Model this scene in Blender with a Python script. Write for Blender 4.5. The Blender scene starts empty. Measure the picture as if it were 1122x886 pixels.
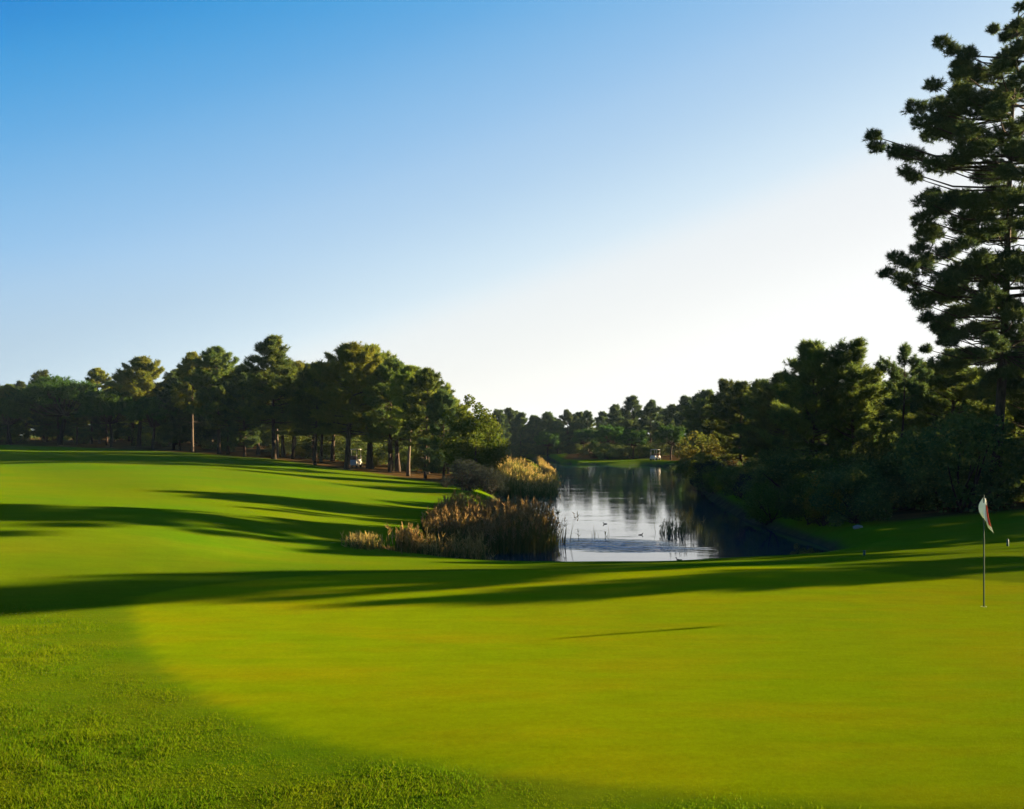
import bpy, math, random
import numpy as np
from mathutils import Vector, Matrix

SC = bpy.context.scene
COL = SC.collection
R = math.radians
F = 1200.0                       # focal length in photo pixels (photo 1122 x 886)
EYE = 3.2                        # camera height above the green
CX, HY = 561.0, 480.0            # principal column and horizon row of the photo
HAZE = .00006
SUN_AZ, SUN_EL = 67.0, 12.6      # degrees right of the view direction, degrees up
WATER = -1.3

# ------------------------------------------------------------------ helpers
def px_x(px, Y): return (px - CX) / F * Y
def px_z(py, Y): return EYE - (py - HY) * Y / F
def px_flat(px, py, z=0.0):
    Y = (EYE - z) * F / (py - HY)
    return (px_x(px, Y), Y)

def tag(o, label=None, cat=None, group=None, kind=None):
    if label: o['label'] = label
    if cat: o['category'] = cat
    if group: o['group'] = group
    if kind: o['kind'] = kind
    return o

def mesh_np(name, V, T=None, Q=None, mats=(), mat_idx=None, smooth=False):
    """mesh from numpy arrays: V (n,3), triangles T (k,3), quads Q (m,4)."""
    me = bpy.data.meshes.new(name)
    V = np.asarray(V, np.float32).reshape(-1, 3)
    T = np.zeros((0, 3), np.int32) if T is None else np.asarray(T, np.int32).reshape(-1, 3)
    Q = np.zeros((0, 4), np.int32) if Q is None else np.asarray(Q, np.int32).reshape(-1, 4)
    me.vertices.add(len(V)); me.vertices.foreach_set('co', V.ravel())
    nl = T.size + Q.size
    me.loops.add(nl)
    me.loops.foreach_set('vertex_index', np.concatenate([T.ravel(), Q.ravel()]).astype(np.int32))
    starts = np.concatenate([np.arange(len(T)) * 3, T.size + np.arange(len(Q)) * 4]).astype(np.int32)
    me.polygons.add(len(T) + len(Q))
    me.polygons.foreach_set('loop_start', starts)
    for m in mats: me.materials.append(m)
    if mat_idx is not None: me.polygons.foreach_set('material_index', np.asarray(mat_idx, np.int32))
    if smooth: me.polygons.foreach_set('use_smooth', np.ones(len(T) + len(Q), bool))
    me.update(calc_edges=True)
    me.validate()
    return me

def ob(name, me, parent=None, loc=(0, 0, 0), rz=0.0, sc=(1, 1, 1)):
    o = bpy.data.objects.new(name, me); COL.objects.link(o)
    o.location = loc; o.rotation_euler = (0, 0, rz); o.scale = sc
    if parent: o.parent = parent
    return o

class MB:
    """collects tubes / quads / triangles into one mesh"""
    def __init__(s): s.V = []; s.T = []; s.Q = []; s.n = 0; s.tm = []; s.qm = []
    def add(s, V, T=None, Q=None, m=0):
        V = np.asarray(V, float).reshape(-1, 3)
        if T is not None and len(T):
            T = np.asarray(T, int).reshape(-1, 3) + s.n; s.T.append(T); s.tm += [m] * len(T)
        if Q is not None and len(Q):
            Q = np.asarray(Q, int).reshape(-1, 4) + s.n; s.Q.append(Q); s.qm += [m] * len(Q)
        s.V.append(V); s.n += len(V)
    def tube(s, P, rad, k=6, m=0, cap=True):
        P = np.asarray(P, float); n = len(P); rad = np.broadcast_to(np.asarray(rad, float), (n,))
        D = np.gradient(P, axis=0); D /= np.linalg.norm(D, axis=1, keepdims=True) + 1e-9
        ref = np.array([0.31, 0.95, 0.05]) if abs(D[:, 2]).mean() > .6 else np.array([0.02, 0.03, 1.0])
        U = np.cross(D, ref); U /= np.linalg.norm(U, axis=1, keepdims=True) + 1e-9
        W = np.cross(D, U)
        a = np.arange(k) * 2 * math.pi / k
        V = P[:, None] + rad[:, None, None] * (U[:, None] * np.cos(a)[None, :, None] + W[:, None] * np.sin(a)[None, :, None])
        Q = []
        for i in range(n - 1):
            for j in range(k):
                j2 = (j + 1) % k
                Q.append((i * k + j, i * k + j2, (i + 1) * k + j2, (i + 1) * k + j))
        V = V.reshape(-1, 3); T = []
        if cap:
            c0, c1 = len(V), len(V) + 1
            V = np.vstack([V, P[0], P[-1]])
            for j in range(k):
                j2 = (j + 1) % k
                T.append((c0, j2, j)); T.append((c1, (n - 1) * k + j, (n - 1) * k + j2))
        s.add(V, T, Q, m)
    def box(s, c, d, m=0, taper=1.0, rot=None):
        x, y, z = np.array(d) / 2
        V = np.array([(-x, -y, -z), (x, -y, -z), (x, y, -z), (-x, y, -z), (-x * taper, -y * taper, z), (x * taper, -y * taper, z), (x * taper, y * taper, z), (-x * taper, y * taper, z)])
        if rot is not None: V = V @ np.array(rot).T
        s.add(V + np.array(c), None, [(0, 3, 2, 1), (4, 5, 6, 7), (0, 1, 5, 4), (1, 2, 6, 5), (2, 3, 7, 6), (3, 0, 4, 7)], m)
    def mesh(s, name, mats, smooth=False):
        T = np.vstack(s.T) if s.T else None; Q = np.vstack(s.Q) if s.Q else None
        return mesh_np(name, np.vstack(s.V), T, Q, mats, s.tm + s.qm, smooth)

# ------------------------------------------------------------------ materials
def new_mat(name):
    m = bpy.data.materials.new(name); m.use_nodes = True
    nt = m.node_tree; nt.nodes.clear()
    out = nt.nodes.new('ShaderNodeOutputMaterial')
    return m, nt, out
def N(nt, t, **kw):
    n = nt.nodes.new(t)
    for k, v in kw.items():
        if k in n.inputs: n.inputs[k].default_value = v
        else: setattr(n, k, v)
    return n
def L(nt, a, b): nt.links.new(a, b)
def rgb(c): return (c[0], c[1], c[2], 1)
def math_n(nt, op, a, b=None, c=None, clamp=False):
    n = nt.nodes.new('ShaderNodeMath'); n.operation = op; n.use_clamp = clamp
    for i, v in enumerate((a, b, c)):
        if v is None: continue
        if hasattr(v, 'is_output'): nt.links.new(v, n.inputs[i])
        else: n.inputs[i].default_value = v
    return n.outputs[0]
def mix_c(nt, f, a, b, mode='MIX'):
    n = nt.nodes.new('ShaderNodeMix'); n.data_type = 'RGBA'; n.blend_type = mode; n.clamp_factor = True
    for i, v in ((0, f), (6, a), (7, b)):
        if hasattr(v, 'is_output'): nt.links.new(v, n.inputs[i])
        else: n.inputs[i].default_value = v if i == 0 else rgb(v)
    return n.outputs[2]
def noise(nt, co, scale, detail=3, rough=.55):
    n = N(nt, 'ShaderNodeTexNoise'); n.inputs['Scale'].default_value = scale
    n.inputs['Detail'].default_value = detail; n.inputs['Roughness'].default_value = rough
    if co is not None: L(nt, co, n.inputs['Vector'])
    return n.outputs['Fac']
def ramp01(nt, v, a, b): 
    n = nt.nodes.new('ShaderNodeMapRange'); n.clamp = True
    L(nt, v, n.inputs[0]); n.inputs[1].default_value = a; n.inputs[2].default_value = b
    return n.outputs[0]

def foliage_mat(name, c1, c2, c3, transl=.35, scale=.7):
    """leaf or needle material: colour varies from tree to tree, in clumps and from leaf to leaf"""
    m, nt, out = new_mat(name)
    tc = N(nt, 'ShaderNodeTexCoord'); oi = N(nt, 'ShaderNodeObjectInfo'); ge = N(nt, 'ShaderNodeNewGeometry')
    n1 = ramp01(nt, noise(nt, tc.outputs['Object'], scale, 2), .35, .65)
    col = mix_c(nt, n1, c1, c2)
    k = math_n(nt, 'MULTIPLY', ramp01(nt, ge.outputs['Random Per Island'], .72, 1.0), .8)
    col = mix_c(nt, k, col, c3)
    v = math_n(nt, 'ADD', math_n(nt, 'MULTIPLY', oi.outputs['Random'], .5), .75)
    hs = N(nt, 'ShaderNodeHueSaturation'); L(nt, col, hs.inputs['Color']); L(nt, v, hs.inputs['Value'])
    h = math_n(nt, 'ADD', math_n(nt, 'MULTIPLY', oi.outputs['Random'], .03), .485); L(nt, h, hs.inputs['Hue'])
    d = N(nt, 'ShaderNodeBsdfDiffuse'); t = N(nt, 'ShaderNodeBsdfTranslucent'); mx = N(nt, 'ShaderNodeMixShader')
    L(nt, hs.outputs[0], d.inputs[0]); L(nt, hs.outputs[0], t.inputs[0]); mx.inputs[0].default_value = transl
    L(nt, d.outputs[0], mx.inputs[1]); L(nt, t.outputs[0], mx.inputs[2]); L(nt, mx.outputs[0], out.inputs[0])
    return m

def solid_mat(name, c, rough=.7, var=.25, scale=6.0, bump=0.0, spec=.3, stretch=None):
    m, nt, out = new_mat(name)
    tc = N(nt, 'ShaderNodeTexCoord'); co = tc.outputs['Object']
    if stretch:
        mp = N(nt, 'ShaderNodeMapping'); mp.inputs['Scale'].default_value = stretch; L(nt, co, mp.inputs[0]); co = mp.outputs[0]
    n1 = noise(nt, co, scale, 4)
    col = mix_c(nt, ramp01(nt, n1, .3, .7), [x * (1 - var) for x in c], [min(1, x * (1 + var)) for x in c])
    p = N(nt, 'ShaderNodeBsdfPrincipled'); L(nt, col, p.inputs['Base Color'])
    p.inputs['Roughness'].default_value = rough; p.inputs['Specular IOR Level'].default_value = spec
    if bump:
        b = N(nt, 'ShaderNodeBump'); b.inputs['Strength'].default_value = bump; b.inputs['Distance'].default_value = .05
        L(nt, n1, b.inputs['Height']); L(nt, b.outputs[0], p.inputs['Normal'])
    L(nt, p.outputs[0], out.inputs[0])
    return m

M = {}
M['needle'] = foliage_mat('pine_needles', (.032, .062, .020), (.080, .112, .020), (.12, .13, .03), .45)
M['needle_light'] = foliage_mat('light_pine_needles', (.075, .115, .018), (.130, .155, .022), (.17, .17, .03), .5)
M['needle_dark'] = foliage_mat('dark_pine_needles', (.022, .048, .022), (.050, .078, .022), (.08, .09, .03), .42)
M['stone_pine'] = foliage_mat('umbrella_pine_needles', (.022, .060, .018), (.040, .090, .014), (.07, .12, .02))
M['leaf'] = foliage_mat('shrub_leaves', (.032, .062, .022), (.070, .096, .022), (.12, .13, .03), .42, scale=1.2)
M['leaf_yellow'] = foliage_mat('yellow_green_leaves', (.06, .10, .012), (.14, .13, .016), (.20, .15, .03), .45, 1.2)
M['leaf_orange'] = foliage_mat('rusty_leaves', (.060, .075, .014), (.098, .068, .018), (.075, .10, .018), .4, .5)
M['leaf_olive'] = foliage_mat('olive_green_leaves', (.034, .066, .010), (.066, .092, .012), (.09, .105, .02), .4, .6)
M['leaf_grey'] = foliage_mat('grey_twiggy_leaves', (.014, .022, .020), (.028, .034, .028), (.04, .04, .03), .2, 1.2)
M['bark'] = solid_mat('pine_bark', (.034, .024, .019), .95, .55, 9, .9, .1, (1, 1, .25))
M['bark_pale'] = solid_mat('pale_pine_bark', (.075, .060, .049), .95, .5, 9, .9, .1, (1, 1, .25))
M['reed'] = foliage_mat('reed_blades', (.046, .068, .016), (.095, .092, .022), (.16, .13, .04), .42, .9)
M['reed_tan'] = foliage_mat('dry_reed_plumes', (.15, .115, .036), (.23, .155, .055), (.30, .22, .10), .45, .9)
M['blade'] = foliage_mat('rough_grass_blades', (.056, .120, .002), (.088, .136, .002), (.14, .14, .012), .5, .8)

# ------------------------------------------------------------------ terrain
CP = []
def cp(px, py, Y): CP.append((px_x(px, Y), Y, px_z(py, Y)))
for x, y, z in [(0, 4, -.55), (-6, 5, -.75), (6, 5, -.45), (0, 9.3, -.13), (-6, 9.5, -.33), (-10, 11, -.32), (6, 9.3, -.04), (10, 11, .0), (0, 12, 0), (-8, 15, .0), (-4, 14, -.02), (4, 15, 0), (0, 20, 0.0), (9, 21, -.02), (15, 20, -.12), (-8, 20, .02), (0, 26, .06),
                (5, 27, .07), (-4, 26, .02), (10, 28, .08), (13, 30, .1), (20, 30, .0), (0, 32, -.5), (5, 33, -.5), (9, 34, -.45),
                (15, 41, -.42), (14.5, 36, -.3), (15.2, 48, -.55), (18, 40, -.12), (19, 48, -.1), (23, 48, .2), (30, 40, .4), (45, 40, 1.0), (60, 60, 1.5), (25, 70, .4), (40, 90, 1.4), (22, 95, .2), (28, 120, .4), (45, 140, 2.0),
                (32, 150, .3), (30, 185, -.6), (40, 220, 1.0), (16, 192, -.95), (15, 225, -.3), (-2, 245, -.5), (10, 300, 2), (80, 200, 4), (-20, 10, .3), (-25, 25, .4), (20, 15, -.25), (30, 22, -.1),
                (0, -40, 1), (-60, -20, 1), (60, -20, 1.5), (-300, 100, 3), (300, 100, 4), (-200, 500, 4), (200, 500, 5), (0, 700, 4), (-300, -200, 2), (300, -200, 2)]:
    CP.append((x, y, z))
for a in [(0, 655, 22), (0, 630, 24.6), (0, 600, 27.5), (0, 560, 34), (0, 532, 48), (0, 512, 70), (0, 500, 102), (0, 488, 163), (100, 560, 35), (200, 625, 26), (200, 600, 29), (200, 560, 36.2), (200, 530, 52), (200, 511, 74), (200, 500, 108), (200, 496, 142),
          (300, 610, 31), (330, 606, 33), (300, 575, 37.4), (300, 540, 52), (300, 527, 66), (300, 512, 92), (300, 503, 121), (400, 592, 38.6), (400, 560, 50), (400, 540, 63), (400, 522, 88), (400, 516, 104), (480, 575, 48), (480, 558, 57), (490, 545, 70), (475, 527, 95), (515, 531, 92), (520, 520, 120)]:
    cp(*a)
CP.append((-75, 165, 2.4)); CP.append((-60, 210, 3.0)); CP.append((-20, 170, 1.4)); CP.append((-8, 140, .2)); CP.append((-60, 90, 1.0))
CPa = np.array(CP)
def _k(d): return d
_d = np.linalg.norm(CPa[:, None, :2] - CPa[None, :, :2], axis=2)
_A = np.zeros((len(CPa) + 3,) * 2); n_ = len(CPa)
_A[:n_, :n_] = _k(_d) + np.eye(n_) * -1.2; _A[:n_, n_] = 1; _A[:n_, n_ + 1:] = CPa[:, :2] * .01; _A[n_:, :n_] = _A[:n_, n_:].T
_W = np.linalg.solve(_A, np.concatenate([CPa[:, 2], np.zeros(3)]))
LAKE = np.array([(-3.0, 36.5), (-1.0, 34.8), (4, 34.3), (9, 36), (12.3, 40), (13.3, 45), (13.2, 60), (15, 80), (17, 95), (18.5, 110), (22, 130), (26, 150), (25, 170), (23, 183), (12, 187), (8.5, 195), (8, 236),
                 (-8, 236), (-3, 200), (3, 172), (4, 150), (2.5, 125), (1, 108), (-.8, 90), (-1.6, 75), (-2.3, 60), (-2.7, 50), (-3.2, 43)], float)
def poly_sd(P, X, Y):
    """signed distance to polygon P (negative inside)"""
    d = np.full(X.shape, 1e18); inside = np.zeros(X.shape, bool); n = len(P)
    for i in range(n):
        x0, y0 = P[i]; x1, y1 = P[(i + 1) % n]
        ex, ey = x1 - x0, y1 - y0
        t = np.clip(((X - x0) * ex + (Y - y0) * ey) / (ex * ex + ey * ey), 0, 1)
        d = np.minimum(d, (X - x0 - t * ex) ** 2 + (Y - y0 - t * ey) ** 2)
        c = ((y0 > Y) != (y1 > Y))
        with np.errstate(divide='ignore', invalid='ignore'):
            xi = x0 + (Y - y0) * ex / (ey if ey else 1e-9)
        inside ^= c & (X < xi)
    d = np.sqrt(d); return np.where(inside, -d, d)
def sstep(a, b, v):
    t = np.clip((v - a) / (b - a), 0, 1); return t * t * (3 - 2 * t)
def terrain(X, Y):
    X = np.atleast_1d(np.asarray(X, float)); Y = np.atleast_1d(np.asarray(Y, float))
    z = np.zeros(X.shape) + _W[n_]
    z = z + _W[n_ + 1] * .01 * X + _W[n_ + 2] * .01 * Y
    for i in range(n_):
        z = z + _W[i] * np.hypot(X - CPa[i, 0], Y - CPa[i, 1])
    sd = poly_sd(LAKE, X, Y)
    und = .05 * np.sin(X * .21 + 1) * np.sin(Y * .17) + .03 * np.sin(X * .53 + Y * .31)
    z = z + und * sstep(28, 50, np.hypot(X, Y))
    z = np.maximum(z, WATER + .18 + .0 * sd)
    bed = WATER - .9
    k = sstep(-2.5, 1.6, sd)
    return bed + (z - bed) * k
def tz(x, y): return float(terrain(x, y)[0])

def lines(lo, d0, d1, hi, step, grow):
    mid = list(np.arange(d0, d1 + 1e-6, step)); s = step; a = d0; pre = []
    while a > lo: s *= grow; a -= s; pre.append(a)
    s = step; a = d1; post = []
    while a < hi: s *= grow; a += s; post.append(a)
    return np.array(pre[::-1] + mid + post)
gx = lines(-1800, -26, 26, 1800, .28, 1.07)
gy = lines(-300, 6, 60, 2400, .28, 1.035)
GX, GY = np.meshgrid(gx, gy)
Z = terrain(GX.ravel(), GY.ravel())
nx, ny = len(gx), len(gy)
idx = np.arange(nx * ny).reshape(ny, nx)
Qd = np.stack([idx[:-1, :-1], idx[:-1, 1:], idx[1:, 1:], idx[1:, :-1]], -1).reshape(-1, 4)

near_edge = [px_flat(*p) for p in [(1180, 880), (1122, 876), (900, 866), (700, 852), (550, 838), (400, 813), (320, 796), (232, 766), (180, 732), (155, 700), (147, 670), (150, 655)]]
back_edge = [px_flat(*p) for p in [(210, 644), (330, 632), (450, 626), (600, 622), (760, 620), (900, 622), (1010, 634), (1122, 640)]] + [(17, 22)]
GREEN = np.array(near_edge + back_edge)
ROUGH_IN = GREEN
sdg = poly_sd(GREEN, GX.ravel(), GY.ravel())
X_, Y_ = GX.ravel(), GY.ravel()
m_green = sstep(.14, -.14, sdg)
# near rough: outside the green, close to the camera and left of it
m_rough = sstep(.0, .45, sdg) * sstep(25.0, 20.0, Y_ + .35 * np.maximum(0, -X_ - 8))
WOOD = np.array([px_flat_ for px_flat_ in [(-95, 168), (-76, 163), (-55, 150), (-41, 141), (-33, 130), (-25, 119), (-16.5, 105), (-10, 96), (-6.5, 92), (-5, 84), (-3.5, 80), (-1, 92), (2, 120), (3, 150), (1, 175), (-5, 205), (-10, 245), (20, 250), (60, 400), (-250, 400), (-250, 150)]], float)
BANK = np.array([(14.5, 50), (17, 47.5), (24, 47), (33, 43), (48, 38), (80, 30), (200, 60), (300, 300), (10, 260), (12, 240), (9, 200), (26, 200), (27.5, 165), (28, 150), (23.5, 128), (19.6, 108), (18, 95), (15.8, 80), (14.0, 60)], float)
m_wood = np.maximum(sstep(.8, -1.2, poly_sd(WOOD, X_, Y_)), sstep(.6, -1.0, poly_sd(BANK, X_, Y_)))
m_mud = sstep(.35, -.2, poly_sd(LAKE, X_, Y_)) * sstep(31, 34, Y_)

def ground_mat():
    m, nt, out = new_mat('golf_turf')
    at = N(nt, 'ShaderNodeAttribute'); at.attribute_name = 'zones'
    sep = N(nt, 'ShaderNodeSeparateColor'); L(nt, at.outputs['Color'], sep.inputs[0])
    at2 = N(nt, 'ShaderNodeAttribute'); at2.attribute_name = 'mud'
    tc = N(nt, 'ShaderNodeTexCoord'); co = tc.outputs['Object']
    mp = N(nt, 'ShaderNodeMapping'); mp.inputs['Scale'].default_value = (.35, 1, 1); L(nt, co, mp.inputs[0])
    big = noise(nt, co, .13, 3); mid = noise(nt, mp.outputs[0], .9, 4); fin = noise(nt, co, 14, 4, .7); vfin = noise(nt, co, 60, 3, .7)
    # fairway
    fair = mix_c(nt, ramp01(nt, big, .35, .68), (.046, .112, .002), (.078, .112, .002))
    fair = mix_c(nt, math_n(nt, 'MULTIPLY', ramp01(nt, mid, .45, .75), .5), fair, (.092, .108, .004))
    # putting green
    gre = mix_c(nt, ramp01(nt, big, .3, .7), (.100, .168, .001), (.132, .166, .001))
    gre = mix_c(nt, math_n(nt, 'MULTIPLY', ramp01(nt, mid, .45, .7), .7), gre, (.165, .158, .002))
    # rough soil and thatch under the long blades
    rou = mix_c(nt, ramp01(nt, mid, .35, .7), (.044, .098, .002), (.072, .100, .003))
    woo = mix_c(nt, ramp01(nt, mid, .35, .65), (.030, .022, .010), (.085, .050, .018))
    mud = mix_c(nt, ramp01(nt, mid, .35, .65), (.030, .026, .016), (.055, .052, .022))
    jit = math_n(nt, 'MULTIPLY', math_n(nt, 'SUBTRACT', mid, .5), .9)
    def sh(v): return math_n(nt, 'ADD', v, math_n(nt, 'MULTIPLY', jit, math_n(nt, 'MULTIPLY', math_n(nt, 'MULTIPLY', v, math_n(nt, 'SUBTRACT', 1.0, v)), 4.0)), None, True)
    c = mix_c(nt, sep.outputs[0], fair, gre)
    c = mix_c(nt, sep.outputs[1], c, rou)
    c = mix_c(nt, sh(sep.outputs[2]), c, woo)
    c = mix_c(nt, sh(at2.outputs['Fac']), c, mud)
    f = math_n(nt, 'ADD', math_n(nt, 'MULTIPLY', math_n(nt, 'SUBTRACT', fin, .5), .55), 1.0)
    f = math_n(nt, 'ADD', f, math_n(nt, 'MULTIPLY', math_n(nt, 'SUBTRACT', vfin, .5), .5))
    mot = noise(nt, mp.outputs[0], 3.2, 5, .65); f = math_n(nt, 'MULTIPLY', f, math_n(nt, 'ADD', math_n(nt, 'MULTIPLY', math_n(nt, 'SUBTRACT', mot, .5), .55), 1.0))
    mul = N(nt, 'ShaderNodeVectorMath'); mul.operation = 'SCALE'; L(nt, c, mul.inputs[0]); L(nt, f, mul.inputs['Scale'])
    d = N(nt, 'ShaderNodeBsdfDiffuse'); d.inputs['Roughness'].default_value = .6
    L(nt, mul.outputs[0], d.inputs[0])
    b = N(nt, 'ShaderNodeBump'); b.inputs['Strength'].default_value = .22; b.inputs['Distance'].default_value = .02
    hh = math_n(nt, 'ADD', fin, math_n(nt, 'MULTIPLY', vfin, .35)); L(nt, hh, b.inputs['Height'])
    L(nt, b.outputs[0], d.inputs['Normal'])
    L(nt, d.outputs[0], out.inputs[0])
    return m
gme = mesh_np('ground', np.stack([X_, Y_, Z], 1), None, Qd, [ground_mat()], None, True)
ca = gme.attributes.new('zones', 'FLOAT_COLOR', 'POINT')
ca.data.foreach_set('color', np.stack([m_green, m_rough, m_wood, np.ones_like(m_green)], 1).astype(np.float32).ravel())
fa = gme.attributes.new('mud', 'FLOAT', 'POINT'); fa.data.foreach_set('value', m_mud.astype(np.float32))
tag(ob('ground', gme), kind='structure')

# ------------------------------------------------------------------ lake water
def water_mat():
    m, nt, out = new_mat('lake_water')
    tc = N(nt, 'ShaderNodeTexCoord'); co = tc.outputs['Object']
    mp = N(nt, 'ShaderNodeMapping'); mp.inputs['Scale'].default_value = (.45, 1.0, 1); L(nt, co, mp.inputs[0])
    w1 = noise(nt, mp.outputs[0], 2.2, 3, .6); w2 = noise(nt, mp.outputs[0], .55, 2, .5)
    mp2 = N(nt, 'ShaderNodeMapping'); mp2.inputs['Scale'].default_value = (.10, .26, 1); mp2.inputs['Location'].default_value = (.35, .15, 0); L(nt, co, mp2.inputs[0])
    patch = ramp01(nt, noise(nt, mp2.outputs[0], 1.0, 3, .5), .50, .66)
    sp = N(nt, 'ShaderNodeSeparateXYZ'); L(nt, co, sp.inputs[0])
    # wind ruffles the near water; the same mask tints it sky blue
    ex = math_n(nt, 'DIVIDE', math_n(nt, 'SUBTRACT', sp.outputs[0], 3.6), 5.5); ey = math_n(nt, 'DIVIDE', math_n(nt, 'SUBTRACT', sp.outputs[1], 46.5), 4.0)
    gust_sky_tint = math_n(nt, 'SUBTRACT', 1.25, math_n(nt, 'SQRT', math_n(nt, 'ADD', math_n(nt, 'MULTIPLY', ex, ex), math_n(nt, 'MULTIPLY', ey, ey))), None, True)
    gust_sky_tint = ramp01(nt, math_n(nt, 'ADD', gust_sky_tint, math_n(nt, 'MULTIPLY', patch, .45)), .55, 1.0)
    st = math_n(nt, 'ADD', math_n(nt, 'ADD', math_n(nt, 'MULTIPLY', gust_sky_tint, 1.6), math_n(nt, 'MULTIPLY', patch, .06)), .022)
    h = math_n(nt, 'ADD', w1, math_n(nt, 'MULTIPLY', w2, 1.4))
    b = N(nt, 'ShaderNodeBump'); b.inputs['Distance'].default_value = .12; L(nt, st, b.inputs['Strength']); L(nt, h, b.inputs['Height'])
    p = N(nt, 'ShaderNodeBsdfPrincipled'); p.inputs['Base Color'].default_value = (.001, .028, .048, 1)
    L(nt, mix_c(nt, gust_sky_tint, (.001, .024, .040), (.001, .10, .19)), p.inputs['Base Color']); p.inputs['Roughness'].default_value = .04; p.inputs['IOR'].default_value = 1.40  # blue sky reflection painted into the base colour of the ruffled patch
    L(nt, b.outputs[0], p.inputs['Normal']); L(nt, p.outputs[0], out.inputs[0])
    return m
wme = bpy.data.meshes.new('lake_water')
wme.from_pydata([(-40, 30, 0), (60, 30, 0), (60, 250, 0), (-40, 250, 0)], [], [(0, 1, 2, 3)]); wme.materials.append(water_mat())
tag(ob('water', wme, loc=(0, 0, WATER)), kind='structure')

# ------------------------------------------------------------------ trees
def norm(v): return v / (np.linalg.norm(v, axis=-1, keepdims=True) + 1e-9)

def needles(P, A, n, ln, w, rng, spread=.75):
    """thin triangles bursting from every twig point P along its axis A"""
    P = np.repeat(P, n, 0); A = np.repeat(A, n, 0)
    D = norm(A * .8 + rng.normal(size=P.shape) * spread)
    S = norm(np.cross(D, rng.normal(size=P.shape)))
    l = ln * rng.uniform(.65, 1.15, (len(P), 1)); ww = w * rng.uniform(.7, 1.2, (len(P), 1))
    b = P + A * rng.uniform(-.35, .35, (len(P), 1)) * ln
    V = np.stack([b - S * ww * .5, b + S * ww * .5, b + D * l], 1).reshape(-1, 3)
    return V, np.arange(len(V)).reshape(-1, 3)

def leaves(P, size, rng, up=.3):
    """small four-cornered leaves turned every way"""
    n = len(P)
    D = norm(rng.normal(size=(n, 3)) + np.array([0, 0, up])); S = norm(np.cross(D, rng.normal(size=(n, 3))))
    l = size * rng.uniform(.6, 1.25, (n, 1)); w = l * .36
    V = np.stack([P - D * l * .5, P + S * w, P + D * l * .5, P - S * w], 1).reshape(-1, 3)
    return V, np.arange(len(V)).reshape(-1, 4)

def trunk_path(H, rng, wob, top=.97, n=9, lean=(0, 0)):
    t = np.linspace(0, 1, n); ph = rng.uniform(0, 6.28, 4)
    x = wob * (np.sin(t * 3 + ph[0]) - np.sin(ph[0])) + lean[0] * t; y = wob * (np.sin(t * 3.4 + ph[1]) - np.sin(ph[1])) + lean[1] * t
    return np.stack([x, y, t * H * top - .25 * (t == 0)], 1)
def along(P, t):
    f = t * (len(P) - 1); i = min(int(f), len(P) - 2); return P[i] + (P[i + 1] - P[i]) * (f - i)

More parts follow.
